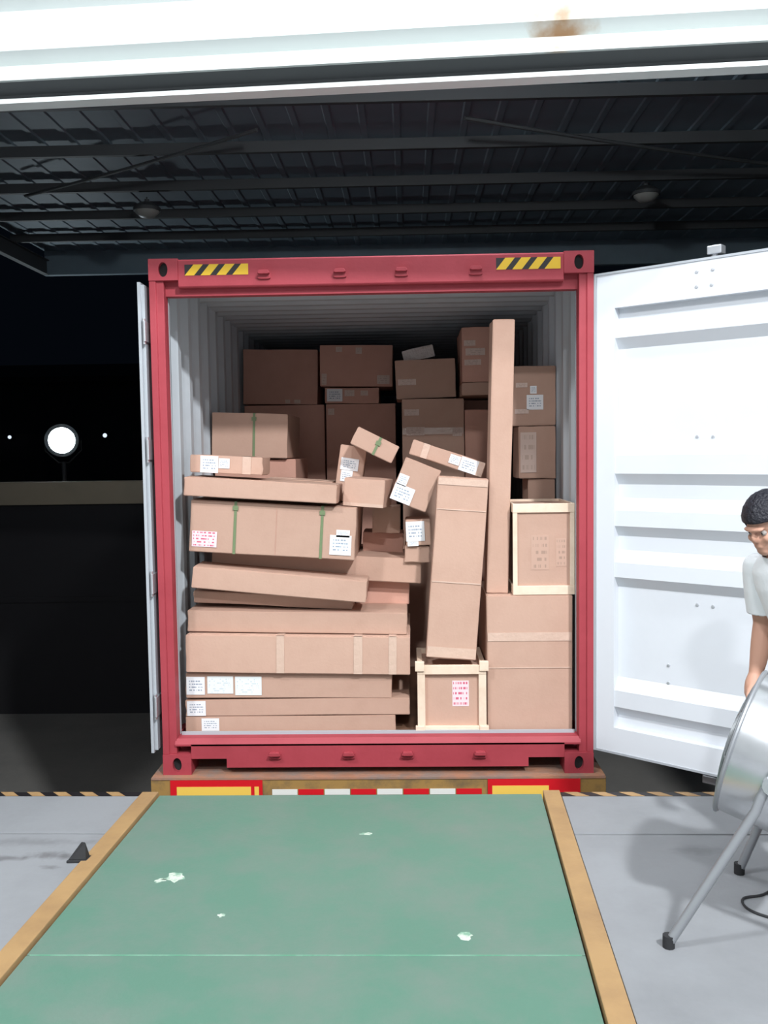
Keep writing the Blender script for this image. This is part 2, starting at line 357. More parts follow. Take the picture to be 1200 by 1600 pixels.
marker(-1.167, -.645, ((-1.13, -.71), (-.69, -.665)))
marker(.62, 1.135, ((.645, .96),))
for k in range(8): MB().box(-.071, .071, -.003, 0, -.10, -.068).build('reflective_tape', M['refr' if k % 2 else 'refw'], ch, loc=(-.52+k*.148, -.0505, Z))
whp = [(.0, -.13), (.17, -.13), (.25, -.10), (.29, -.14), (.44, -.14), (.49, -.11), (.5, 0), (.49, .11), (.44, .14), (.29, .14), (.25, .1), (.17, .13), (0, .13)]
w0 = None
for y in (1.5, 2.75, 4.0):
    MB().tube([(-1.1, 0, 0), (1.1, 0, 0)], .06, 10).build('axle', M['steel'], ch, loc=(0, y, .5), smooth=True)
    for x in (-1.06, -.72, .72, 1.06):
        if w0 is None: w0 = MB().lathe(whp, 28, ax='x').build('wheel', M['rubber'], ch, loc=(x, y, .5), smooth=True)
        else: share(w0, ch, (x, y, .5))

# ================================================================== CONTAINER
ct = tag(empty('shipping_container', (0, 0, 0)), 'open red shipping container loaded with cardboard boxes', 'container')
WX, HZ, LY = 1.219, 2.896, 12.19
def casting(sx, sz):
    """corner casting with an oval hole in its door-side face; local origin at outer face centre"""
    w, h, d = .162, .118, .178; b = MB(); n = 20
    outer = []; inner = []; deep = []
    for k in range(n):
        a = 2*math.pi*k/n; c, s = math.cos(a), math.sin(a); q = max(abs(c)/(w/2), abs(s)/(h/2)); outer.append((c/q, 0, s/q))
        inner.append((c*.026, 0, s*.040)); deep.append((c*.026, .03, s*.040))
    vs = outer+inner+deep
    fs = [(k, (k+1) % n, n+(k+1) % n, n+k) for k in range(n)]+[(n+k, n+(k+1) % n, 2*n+(k+1) % n, 2*n+k) for k in range(n)]
    b.add(vs, fs, 0); b.add(deep, [tuple(range(n))], 1)
    cs = [(-w/2, 0, -h/2), (w/2, 0, -h/2), (w/2, 0, h/2), (-w/2, 0, h/2), (-w/2, d, -h/2), (w/2, d, -h/2), (w/2, d, h/2), (-w/2, d, h/2)]
    b.add(cs, [(0, 1, 5, 4), (1, 2, 6, 5), (2, 3, 7, 6), (3, 0, 4, 7), (4, 5, 6, 7)], 0)
    b.build('corner_casting', [M['red'], M['black']], ct, loc=(sx*(WX-w/2), -.006, sz+h/2 if sz == 0 else sz-h/2))
for sx in (-1, 1):
    for sz in (0, HZ): casting(sx, sz)
    # corner post: outer web, proud lip and inner return
    P = [(WX, 0), (WX-.035, 0), (WX-.04, .012), (WX-.078, .012), (WX-.078, .10), (WX-.066, .10), (WX-.066, .03), (WX-.012, .03), (WX-.012, .14), (WX, .14)]
    MB().prism([(sx*a, c) for a, c in P], .118, HZ-.118, 'z').build('corner_post', M['red'], ct, bevel=.003)
hd = MB().prism([(.0, 2.745), (.0, 2.884), (.01, 2.892), (.14, 2.892), (.14, 2.80), (.06, 2.80), (.06, 2.737), (.008, 2.737)], -WX+.162, WX-.162, 'x').build('header_beam', M['red'], ct, bevel=.003)
MB().box(-WX+.07, WX-.07, .055, .12, 2.70, 2.80).build('header_lining', M['red'], ct)
# sill with cut-outs beside the lower castings
sl = MB()
nx = .855
sl.box(-WX+.162, WX-.162, .0, .012, .092, .175); sl.box(-nx, nx, .0, .012, .040, .092)
sl.prism([(.0, .165), (.0, .175), (.02, .205), (.11, .205), (.11, .165)], -WX+.07, WX-.07, 'x')
sl.box(-WX+.162, WX-.162, .012, .11, .095, .17); sl.box(-nx, nx, .012, .11, .040, .052)
sl = sl.build('sill_beam', M['red'], ct)
MB().box(-WX+.09, WX-.09, .085, .10, .205, .222).build('sill_gasket', M['gasket'], ct)
for sx in (-1, 1): MB().box(-.011, .011, .10, .125, .205, 2.73).build('post_gasket', M['gasket'], ct, loc=(sx*1.150, 0, 0))
def keeper(x, z, par):
    b = MB().prism([(-.036, -.018), (-.022, -.022), (.022, -.022), (.036, -.018), (.034, .010), (.018, .020), (-.018, .020), (-.034, .010)], -.014, 0, 'y')
    b.prism([(-.034, .006), (-.026, .022), (.0, .024), (.026, .022), (.034, .006), (.022, .002), (-.022, .002)], -.040, -.008, 'y')
    b.build('lock_keeper', M['red'], par, loc=(x, 0, z), bevel=.003)
for x in (-.58, -.164, .172, .577): keeper(x, 2.797, hd)
for x in (-.578, -.159, .174, .582): keeper(x, .112, sl)
def hazard(x0, x1, z0, z1):
    b = MB(); n = 4; p = (x1-x0)/n; b.box(x0, x1, -.0008, 0, z0, z1, 1); s = .05
    for k in range(n):
        a = x0+k*p; q = [(a+.0, z0), (a+.052, z0), (min(a+.052+s, x1), z1), (min(a+s, x1), z1)]
        if k == n-1: q = [(a+.0, z0), (x1, z0), (x1, z1), (a+s, z1)]
        b.prism(q, -.0016, -.0008, 'y', 0)
    b.build('hazard_sticker', [M['hyel'], M['hblk']], hd, label='yellow and black hazard stripe sticker')
hazard(-1.019, -.668, 2.803, 2.862); hazard(.689, 1.039, 2.803, 2.866)
# corrugated walls and roof, lining inside and red outside
def corrug(pitch, depth, L):
    q = []; t = 0
    while t < L:
        for a, c in ((0, 0), (.072, 0), (.139, depth), (.211, depth)):
            if t+a*pitch/.278 < L: q.append((t+a*pitch/.278, c))
        t += pitch
    q.append((L, 0)); return q
for sx in (-1, 1):
    q = corrug(.278, .036, LY-.25); b = MB(); zs = (.16, 2.862)
    vi = [(sx*(1.165+c), .12+a, z) for z in zs for a, c in q]; n = len(q)
    b.add(vi, [(i, i+1, n+i+1, n+i) for i in range(n-1)], 0)
    vo = [(sx*(1.167+c), .12+a, z) for z in zs for a, c in q]
    b.add(vo, [(i, i+1, n+i+1, n+i) for i in range(n-1)], 1)
    b.build('side_wall', [M['inner'], M['red']], ct)
    MB().box(-.03, .03, .1, LY, .05, .19).build('bottom_rail', M['red'], ct, loc=(sx*1.189, 0, 0))
    MB().box(-.007, .007, .1, LY, 2.80, 2.888).build('top_rail', M['red'], ct, loc=(sx*1.212, 0, 0))
q = corrug(.21, .022, LY-.25); b = MB(); n = len(q)
b.add([(x, .12+a, 2.855-c) for x in (-1.204, 1.204) for a, c in q], [(i, i+1, n+i+1, n+i) for i in range(n-1)], 0)
b.add([(x, .12+a, 2.858-c) for x in (-1.204, 1.204) for a, c in q], [(i, i+1, n+i+1, n+i) for i in range(n-1)], 1)
b.build('roof_panel', [M['inner'], M['red']], ct)
MB().box(-1.16, 1.16, LY-.1, LY-.06, .15, 2.85).build('end_wall', M['inner'], ct)
for k in range(8): MB().box(-.138, .138, .115, LY-.12, .155, .188).build('floor_board', M['ply'], ct, loc=(-.98+k*.28, 0, 0))
# doors
DW = 1.175; Z0, Z1 = .145, 2.757
def door(root_loc, rz, lab, ry, fm='doorw'):
    b = MB()
    b.box(.0, .11, 0, .05, Z0, Z1).box(DW-.11, DW, 0, .05, Z0, Z1).box(.11, DW-.11, 0, .05, 2.575, Z1).box(.11, DW-.11, 0, .05, Z0, .28)
    d = b.build('door', M[fm], ct, loc=root_loc, rot=(0, 0, rz), label=lab)
    lo, hi = .048, .006
    z = [(2.58, lo), (2.515, lo), (2.45, hi), (2.415, hi), (2.357, lo), (1.859, lo), (1.785, hi), (1.685, hi), (1.626, lo), (1.553, lo), (1.485, hi), (1.40, hi), (1.344, lo), (1.267, lo), (1.20, hi), (1.119, hi), (1.063, lo), (.559, lo), (.49, hi), (.398, hi), (.344, lo), (.275, lo)]
    pr = [(c, a) for a, c in z]+[(c+.004, a) for a, c in z[::-1]]
    MB().prism(pr, .108, DW-.108, 'x').build('corrugated_panel', M['doorw'], d)
    g = .018
    MB().box(-g, .004, -.006, .02, Z0-.012, Z1+.012).build('door_gasket', M['gasket'], d)
    MB().box(.004, DW, -.004, .02, Z1, Z1+.012).build('door_gasket', M['gasket'], d)
    MB().box(.004, DW, -.004, .02, Z0-.012, Z0).build('door_gasket', M['gasket'], d)
    for a in (.36, .62, .95):
        if a == .36: continue
        rod = MB().tube([(0, 0, .07), (0, 0, 2.84)], .017, 10).build('locking_rod', M['galv'], d, loc=(a, ry, 0), smooth=True)
        for zz in (.085, 2.815): MB().box(-.03, .045, -.03, .03, -.022, .022).build('rod_cam', M['galv'], rod, loc=(0, 0, zz), bevel=.006)
        for zz in (.5, 1.1, 1.8, 2.4): MB().box(-.05, .05, -.035, -.015, -.03, .03).build('rod_bracket', M['galv'], rod, loc=(0, 0, zz))
    for a, zz, y in ((.563, 2.705, 0), (.645, 2.705, 0), (.563, 2.631, 0), (.64, 2.631, 0), (.553, 1.877, lo), (.636, 1.875, lo), (.56, 1.004, lo), (.644, 1.003, lo), (.405, .663, lo), (.405, .567, lo)):
        MB().lathe([(.0, -.006), (.007, -.0055), (.0095, -.002), (.010, 0)], 8, ax='y').build('bolt_head', M['galv'], d, loc=(a, y, zz))
    for zz in (.4, 1.1, 1.85, 2.5):
        MB().box(-.04, .09, .05, .066, -.055, .055).tube([(-.02, .045, -.07), (-.02, .045, .07)], .014, 8).build('hinge', M['galv'], d, loc=(0, 0, zz))
    return d
door((1.232, .0, 0), R(-40), 'white inner face of the open container door with horizontal ribs', .085)
# left door folded flat along the container's side (outer face against the side wall)
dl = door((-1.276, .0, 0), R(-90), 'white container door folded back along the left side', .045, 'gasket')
dl.scale = (-1, .62, 1)

# ================================================================== CARTONS
GR = dict(tape=M['tape'], film=M['film'])
def carton(key, label, cx, cz, Y, w, h, d, ang=0., yaw=0., mat_='card', labels=(), straps=(), vt=(), ht=(), toptape=False, film=False, flap=None, name='cardboard_box', seam=None):
    """cx,cz: centre of the front face; Y: depth of the front face; ang: tilt on the picture plane (ccw); origin at the front bottom centre"""
    bm = bmesh.new(); bmesh.ops.create_cube(bm, size=1)
    for v in bm.verts: v.co = Vector((v.co.x*w, (v.co.y+.5)*d, v.co.z*h))
    rr = random.Random(key)
    bmesh.ops.subdivide_edges(bm, edges=bm.edges[:], cuts=2, use_grid_fill=True)
    for v in bm.verts:
        on = [abs(abs(v.co.x)-w/2) < 1e-4, abs(v.co.z)-h/2 > -1e-4, v.co.y < 1e-4 or v.co.y > d-1e-4]
        s = .0022
        v.co += Vector((rr.uniform(-s, s), rr.uniform(0, s), rr.uniform(-s, s)))
    bmesh.ops.bevel(bm, geom=[e for e in bm.edges if len(e.link_faces) == 2 and e.calc_face_angle(0) > 1.0], offset=min(.0038, h*.06), segments=2, affect='EDGES')
    me = bpy.data.meshes.new(name); bm.to_mesh(me); bm.free(); me.materials.append(M[mat_] if not film else M['film'])
    me.polygons.foreach_set('use_smooth', [True]*len(me.polygons)); me.set_sharp_from_angle(angle=R(25))
    for v in me.vertices: v.co.z += h/2
    o = bpy.data.objects.new(name, me); C.objects.link(o)
    a = R(ang); o.location = (cx+math.sin(a)*h/2, Y, cz-math.cos(a)*h/2); o.rotation_euler = (0, -a, R(yaw))
    tag(o, label, 'box', 'cartons loaded in the container')
    for (u, v, lw, lh, t) in labels:
        MB().box(-lw/2, lw/2, -.0012, 0, -lh/2, lh/2).build({'w': 'address_label', 'c': 'address_label', 'p': 'warning_label', 'f': 'faded_sticker', 'x': 'printed_marks'}[t], LM[t], o, loc=(u, -.0022, v+h/2),
              label={'w': 'white address label', 'c': 'white paper label', 'p': 'pink and red warning label', 'f': 'pale worn sticker', 'x': 'faint printed marks'}[t])
    e = .0035
    for u in straps:
        b = MB().box(-.008, .008, -e, -.001, -.002, h+e).box(-.008, .008, -e, d, h+.001, h+e)
        so = b.build('green_strap', M['strap'], o, loc=(u, 0, 0))
        MB().box(-.016, .016, -e-.004, -e, h-.05, h-.025).build('strap_seal', M['strap'], so)
    for u, tw in vt: MB().box(-tw/2, tw/2, -.003, -.0008, .002, h+.003).box(-tw/2, tw/2, -.003, d*.6, h+.0008, h+.003).build('tape', M['tape'], o, loc=(u, 0, 0))
    for v, th in ht: MB().box(-w/2+.003, w/2-.003, -.003, -.0008, -th/2, th/2).build('tape', M['tape'], o, loc=(0, 0, v+h/2))
    if toptape: MB().box(-w/2-.002, w/2+.002, d/2-.03, d/2+.03, h+.0008, h+.003).build('tape', M['tape'], o)
    if seam is not None: MB().box(-.0012, .0012, -.0026, -.0018, .004, h-.004).build('flap_seam', M['cardd'], o, loc=(seam, 0, 0))
    return o
def wood_crate(label, cx, zb, Y, w, h, d, pw, th, labels=(), side=.012, posts=True):
    o = tag(empty('wooden_crate', (cx, Y, zb)), label, 'crate', 'pine framed crates')
    MB().box(-w/2+th, w/2-th, th, d-th, th, h-th).build('cardboard_case', M['card'], o, bevel=.004)
    pl = []
    for z in (0, h-pw):
        pl.append(('plank', (-w/2, w/2, 0, th, z, z+pw))); pl.append(('plank', (-w/2, w/2, d-th, d, z, z+pw)))
        for x in (-w/2, w/2-th): pl.append(('plank', (x, x+th, th, d-th, z, z+pw)))
    for x in (-w/2, w/2-side*2.2):
        pl.append(('upright', (x, x+side*2.2, .003, th+.001, pw, h-pw))); pl.append(('upright', (x, x+side*2.2, d-th, d-.003, pw, h-pw)))
    for nm, bx in pl: MB().box(*bx).build(nm, M['wood'], o, bevel=.0025)
    for (u, v, lw, lh, t) in labels:
        MB().box(-lw/2, lw/2, -.0012, 0, -lh/2, lh/2).build('warning_label' if t == 'p' else 'printed_marks', LM[t], o, loc=(u, th-.0005, v+h/2))
    return o
# --- long flat cartons at the lower left
carton('L1', 'lowest long flat carton on the container floor, one white label at its left end', -.512, .237, .18, 1.234, .096, .75, 0, labels=[(-.47, 0, .104, .074, 'w')])
carton('L2', 'long flat carton second from the container floor, square label at its left corner', -.469, .336, .18, 1.315, .098, .75, .2, labels=[(-.593, -.0, .11, .088, 'w')])
carton('L3', 'long carton with three white labels side by side at its left end', -.518, .464, .18, 1.208, .148, .8, -.5, labels=[(-.545, .0, .108, .106, 'w'), (-.40, .005, .152, .102, 'c'), (-.235, .0, .155, .11, 'c')])
carton('L4', 'deep long carton with shiny tape patches, directly above the three-label carton', -.456, .655, .14, 1.303, .220, .8, -1, vt=[(-.1, .045), (.35, .05), (.55, .045)])
carton('L5', 'long plain carton with sloping top edge under the tilted flat cartons', -.463, .833, .2, 1.285, .125, .75, -1.3)
carton('L6', 'thin shaded carton lying just under the tilted lid-like carton', -.616, .951, .3, .949, .070, .6, -3.2)
carton('L7', 'pale lid-like flat carton tilting down to the right', -.558, 1.062, .16, 1.015, .125, .26, -5.6)
carton('L8', 'long carton jutting out to the right below the green-strapped carton', -.371, 1.128, .45, 1.277, .148, .75, -3.0, labels=())
carton('L9', 'large light carton with two green straps and a pink label', -.594, 1.378, .2, .964, .304, .85, -3.8, labels=[(-.395, -.075, .145, .092, 'p'), (.398, -.068, .125, .115, 'w'), (.41, .0, .078, .042, 'w')], straps=[(-.22), (.285)], seam=.02)
carton('L10', 'long shallow carton lying on top of the green-strapped carton', -.652, 1.610, .14, .880, .106, .45, -4.1)
carton('L11', 'small flat carton with two white labels by the left container wall', -.865, 1.757, .25, .424, .104, .3, -3.2, labels=[(-.099, 0, .105, .098, 'w'), (-.012, .008, .064, .058, 'w')], vt=[(.12, .05)])
carton('L14', 'flat carton lid just visible behind the long shallow carton', -.49, 1.598, .66, .42, .105, .38, -3.8, toptape=True)
carton('L12', 'square carton with one green strap against the left container wall', -.886, 1.945, 1.2, .520, .302, .7, -2.0, straps=[.03])
carton('L13', 'tall brown carton standing beneath the single-strap carton', -.86, .985, 1.24, .56, 1.585, .75, 0, mat_='cardd')
# --- back row
carton('B5', 'tall shaded carton behind the single-strap carton, topped by a plain box', -.815, 1.205, 2.5, .66, 2.02, .6, 0, mat_='cardd')
carton('B1', 'plain brown carton at the far left of the back row, near the roof', -.842, 2.445, 2.5, .612, .446, .5, -1.2, mat_='cardd', labels=[(.06, -.20, .04, .03, 'f'), (.14, -.20, .05, .03, 'f')])
carton('B4', 'tall shaded carton in the back row below the flat labelled box', -.182, 1.2, 2.4, .562, 2.02, .6, 0, mat_='cardd', labels=[(-.24, .95, .05, .05, 'f')])
carton('B3', 'flat carton with a white label in the back row', -.250, 2.278, 2.4, .436, .125, .5, -.8, mat_='cardd', labels=[(-.14, .003, .125, .1, 'w'), (-.02, .02, .078, .05, 'f'), (.1, .02, .06, .04, 'f')])
carton('B2', 'wide carton at the top of the back row with small stickers along its edges', -.212, 2.517, 2.4, .585, .331, .5, -1.2, mat_='cardd', labels=[(.22, -.11, .1, .07, 'f'), (-.26, -.11, .04, .09, 'f'), (-.14, .13, .05, .04, 'f'), (.02, .12, .05, .05, 'f')])
carton('C2', 'brown carton in the middle of the load with shiny tape patches', .386, 1.2, 1.8, .462, 2.02, .5, 0, mat_='card', labels=[(-.13, .77, .134, .062, 'f'), (-.158, .91, .11, .047, 'f'), (.18, .76, .07, .06, 'f')], ht=[(.77, .05)])
carton('C1', 'brown carton with one pale sticker, stacked on the middle carton', .336, 2.362, 1.86, .447, .288, .45, 1.4, mat_='card', labels=[(-.14, -.02, .135, .045, 'f')])
carton('C3', 'small film-wrapped parcel tilted on top of the middle stack', .286, 2.565, 2.0, .240, .09, .25, 12, film=True)
carton('D5', 'shaded carton deep behind the tall upright carton', .775, 1.205, 2.2, .27, 2.02, .4, 0, mat_='cardd')
carton('D4', 'dark carton partly hidden left of the tall upright carton', .759, 1.155, 1.75, .274, 1.93, .42, 0, mat_='cardd')
carton('D2', 'thin flat carton under the streaky box beside the tall upright carton', .738, 2.266, 1.6, .290, .088, .9, .6, mat_='card')
carton('D1', 'brown carton with pale streaks near the roof, left of the tall upright carton', .740, 2.510, 1.6, .290, .392, .6, .8, mat_='cardd', labels=[(-.089, .083, .083, .04, 'f'), (-.05, .02, .14, .05, 'f'), (-.07, -.055, .12, .04, 'f')])
# --- right side
carton('G', 'large plain carton on the container floor at the right, under the framed crate', .882, .590, .14, .486, .795, .62, 0, ht=[(.16, .05), (-.02, .006)], labels=[(.2, -.388, .05, .012, 'f')])
carton('POST', 'tall narrow upright carton reaching almost to the container roof', .730, 1.778, .22, .125, 1.575, .2, -1.6, vt=())
wood_crate('pine framed crate on the large plain carton, with faint printed marks', .966, .990, .15, .352, .525, .5, .052, .014, labels=[(-.02, -.02, .1, .2, 'x'), (.1, -.02, .06, .16, 'x')])
carton('E3', 'carton behind the framed crate by the right container wall', 1.065, .91, .92, .174, 1.44, .3, 0)
carton('E2', 'carton with faded writing by the right container wall', 1.034, 1.803, .9, .238, .338, .32, 0, labels=[(-.057, 0, .103, .26, 'f')])
carton('E1', 'carton with a white label at the top right by the container wall', 1.000, 2.17, .94, .320, .385, .4, 0, labels=[(.026, -.042, .108, .096, 'w'), (.016, .039, .042, .05, 'w'), (-.06, .07, .075, .03, 'f'), (-.06, -.1, .09, .03, 'f')])
# --- middle
ic = wood_crate('small pine framed crate with a pink label on the container floor', .432, .189, .1, .395, .405, .5, .05, .03, labels=[(.051, .034, .095, .149, 'p')], side=.020)
for x in (-.1975, .1975):
    for z in (-.0, .375):
        MB().box(-.026, .026, -.012, .02, 0, .055).build('corner_block', M['wood'], ic, loc=(x*.93, 0, z-(.0 if z else 0)), bevel=.003)
carton('H', 'tall carton leaning to the right on the small pine crate', .472, 1.142, .17, .288, 1.055, .14, -4.4, ht=[(-.49, .06), (-.08, .008), (.34, .006), (.5, .04)])
carton('P2', 'small brown box under the little box with the large white label', .245, 1.202, .42, .15, .100, .3, -1.5)
carton('P', 'little box with a large white label beside the leaning carton', .252, 1.336, .4, .146, .158, .25, 2, labels=[(-.017, .007, .111, .119, 'w'), (-.034, -.066, .065, .03, 'w')])
carton('Q2', 'dark carton in the hollow behind the long jutting carton', .03, 1.236, .78, .26, .135, .3, -2.8, mat_='cardd')
carton('Q', 'shaded carton seen through the gap beneath the slumped box', .055, 1.39, .7, .175, .165, .3, -1.5)
carton('O', 'slumped carton with rounded front resting on the green-strapped carton', -.066, 1.580, .3, .243, .166, .3, -4.3, yaw=-8, ht=[(-.07, .02)])
carton('N', 'upright carton with two white labels behind the slumped box', -.167, 1.685, .64, .165, .35, .16, -9, labels=[(-.01, .06, .111, .075, 'w'), (-.02, -.015, .072, .071, 'w')])
carton('M', 'little carton with a green strap tilted on top of the pile', -.003, 1.862, .45, .274, .113, .2, -27, straps=[.015])
carton('J', 'tilted carton with white labels leaning against the leaning tall carton', .238, 1.624, .32, .226, .262, .16, -22.5, labels=[(-.05, -.078, .124, .1, 'w'), (-.079, -.0, .06, .066, 'w')])
carton('K', 'flat taped carton sloping down to the right with a white label', .432, 1.775, .42, .457, .090, .35, -19.2, labels=[(.134, .0, .108, .084, 'w'), (.044, .007, .065, .055, 'w')], vt=[(-.14, .04), (.2, .05)])
carton('R1', 'shaded carton in the hollow below the jutting long carton', .03, .955, .55, .33, .15, .5, -1.3, mat_='cardd')

# ================================================================== DOCK LEVELLER
lv = tag(empty('dock_leveller', (0, 0, ZD)), 'green steel dock leveller plate between yellow kerbs', 'dock leveller')
def quad(b, fa, fb, y0, y1, z0, z1): return b.prism([(fa(y0), y0), (fb(y0), y0), (fb(y1), y1), (fa(y1), y1)], z0, z1, 'z')
yf = -.575
pt = quad(MB(), lambda y: lev_l(y)+.008, lambda y: lev_r(y)-.008, -2.066, yf, -.02, -.006).build('deck_plate', M['green'], lv, bevel=.002)
quad(MB(), lambda y: lev_l(y)+.008, lambda y: lev_r(y)-.008, -3.25, -2.072, -.02, -.006).build('deck_plate', M['green'], lv, bevel=.002)
quad(MB(), lambda y: lev_l(y)+.02, lambda y: lev_r(y)-.02, -2.0725, -2.0655, -.02, -.0052).build('weld_seam', M['seam'], lv)
for f0, f1 in ((lambda y: lev_l(y)-KW, lev_l), (lev_r, lambda y: lev_r(y)+KW)):
    quad(MB(), f0, f1, -3.28, yf+.012, -.10, .010).build('yellow_kerb', M['yellow'], lv, bevel=.004)
rr = random.Random(3)
def scuff(x, y, w, d, rot):
    n = 14; q = []
    for k in range(n):
        a = 2*math.pi*k/n; r = rr.uniform(.45, 1.1); px, py = w*r*math.cos(a), d*r*math.sin(a)
        q.append((x+px*math.cos(rot)-py*math.sin(rot), y+px*math.sin(rot)+py*math.cos(rot)))
    MB().prism(q, -.0062, -.0054, 'z').build('paint_scuff', M['pale'], lv)
scuff(-.782, -1.478, .055, .05, .5); scuff(-.83, -1.51, .03, .02, .6); scuff(-.014, -1.056, .03, .018, 0); scuff(.381, -1.937, .03, .035, 0); scuff(-.526, -1.794, .016, .016, 0)
tag(MB().prism([(-.045, -.035), (.04, -.03), (.045, .02), (-.03, .03)], 0, .012, 'z').add([(-.04, -.03, .012), (.036, -.026, .012), (.04, .016, .012), (-.026, .026, .012), (.015, -.01, .085), (.03, -.004, .08)],
    [(0, 1, 5, 4), (1, 2, 5), (2, 3, 4, 5), (3, 0, 4), (0, 3, 2, 1)]).build('rubber_wedge', M['rubber'], loc=(-1.225, -1.33, ZD), bevel=.004), 'small black rubber wedge on the floor beside the left yellow kerb', 'wedge')

# ================================================================== DRUM FAN
FC = Vector((1.535, -1.86, .705)); AZ = R(150); TI = R(16)
fan = tag(empty('drum_fan', (FC.x, FC.y, ZD)), 'polished metal drum fan on a tubular stand at the right edge', 'fan')
Xd = Matrix.Translation((0, 0, FC.z-ZD)) @ Matrix.Rotation(AZ, 4, 'Z') @ Matrix.Rotation(-TI, 4, 'Y')   # local +x = blowing direction
RD, HL = .262, .16
MB().lathe([(RD-.004, -HL), (RD, -HL), (RD, HL), (RD-.004, HL)], 48, ax='x', closed=True, X=Xd).build('drum', M['chrome'], fan, smooth=True)
for s in (-1, 1):
    MB().tube([Xd @ Vector((s*HL, (RD+.004)*math.cos(2*math.pi*k/48), (RD+.004)*math.sin(2*math.pi*k/48))) for k in range(48)], .008, 8, closed=True).build('rim', M['greytube'], fan, smooth=True)
    b = MB()
    for j in range(1, 9):
        rr_ = RD*j/8.6; dx = .035*(1-(rr_/RD)**2)
        b.tube([Xd @ Vector((s*(HL+.005+dx), rr_*math.cos(2*math.pi*k/36), rr_*math.sin(2*math.pi*k/36))) for k in range(36)], .0022, 5, closed=True)
    for k in range(8):
        a = 2*math.pi*k/8; b.tube([Xd @ Vector((s*(HL+.005+.035*(1-t*t)), RD*t*math.cos(a), RD*t*math.sin(a))) for t in (.05, .35, .7, 1)], .0025, 5)
    b.build('wire_guard', M['wire'], fan, smooth=True)
MB().lathe([(0, -.12), (.07, -.12), (.075, -.1), (.075, .0), (.05, .02), (0, .03)], 20, ax='x', X=Xd).build('motor', M['steel'], fan, smooth=True)
for k in range(3):
    b = MB(); a0 = 2*math.pi*k/3; vs = []
    for t in range(5):
        r_ = .05+.185*t/4
        for s in range(4):
            a = a0+(-.5+s/3)*(1.1+.25*t/4); vs.append((.05+.05*(s/3-.5)*(1.2-t*.15), r_*math.cos(a), r_*math.sin(a)))
    fs = [(t*4+s, t*4+s+1, t*4+s+5, t*4+s+4) for t in range(4) for s in range(3)]
    b.add(vs, fs, 0, Xd); o = b.build('blade', M['chrome'], fan, smooth=True); md = o.modifiers.new('th', 'SOLIDIFY'); md.thickness = .003
sd = Vector((math.cos(AZ+math.pi/2), math.sin(AZ+math.pi/2), 0)); ax = Vector((-1, .0, 0)); hz = FC.z-ZD
for s in (1, -1):
    pv = sd*s*(RD+.03)+Vector((0, 0, hz))
    if s == 1: fl_, fr_ = Vector((1.074-FC.x, -2.027-FC.y, .014)), Vector((.30, -.42, .014))
    else: fl_, fr_ = Vector((1.512-FC.x+.0, -1.47-FC.y, .014)), Vector((.62, -.02, .014))
    pts = [fl_]; top = pv+Vector((0, 0, .06)); l0 = pv+(fl_-pv)*.16; r0 = pv+(fr_-pv)*.16
    pts += [fl_.lerp(l0, .5), l0]
    for t in range(1, 8):
        u = t/8; p = l0*(1-u)**2+(top+Vector((0, 0, .04)))*2*u*(1-u)+r0*u*u; pts.append(p)
    pts += [r0, r0.lerp(fr_, .5), fr_]
    MB().tube(pts, .0165, 10).build('stand_tube', M['greytube'], fan, smooth=True)
    for q in (fl_, fr_): MB().tube([q+Vector((0, 0, -.0135)), q+Vector((0, 0, .03))], .021, 10).build('rubber_foot', M['rubber'], fan, smooth=True)
    MB().tube([pv-sd*s*.035, pv+sd*s*.012, pv+sd*s*.013, pv+sd*s*.03], [.014, .014, .034, .030], 12).build('pivot_knob', M['chrome'], fan, smooth=True)
    MB().tube([pv+Vector((0, 0, .0)), top], .010, 8).build('pivot_bracket', M['greytube'], fan, smooth=True)
cbl = [(.10, .22, .35), (.05, .26, .1), (.08, .27, .006), (.0, .2, .006), (-.085, .17, .006), (-.10, .10, .006), (-.06, .04, .006), (.02, -.0, .006), (.15, .02, .006), (.4, .1, .006), (.8, .0, .006)]
cr = []
for i in range(len(cbl)-1):
    p0, p1, p2, p3 = [Vector(cbl[min(max(i+j, 0), len(cbl)-1)]) for j in (-1, 0, 1, 2)]
    for t in range(6):
        u = t/6; cr.append(.5*((2*p1)+(p2-p0)*u+(2*p0-5*p1+4*p2-p3)*u*u+(3*p1-p0-3*p2+p3)*u**3))
for p in cr: p.z = max(p.z, .006)
MB().tube(cr, .005, 6).build('power_cord', M['rubber'], fan, smooth=True)

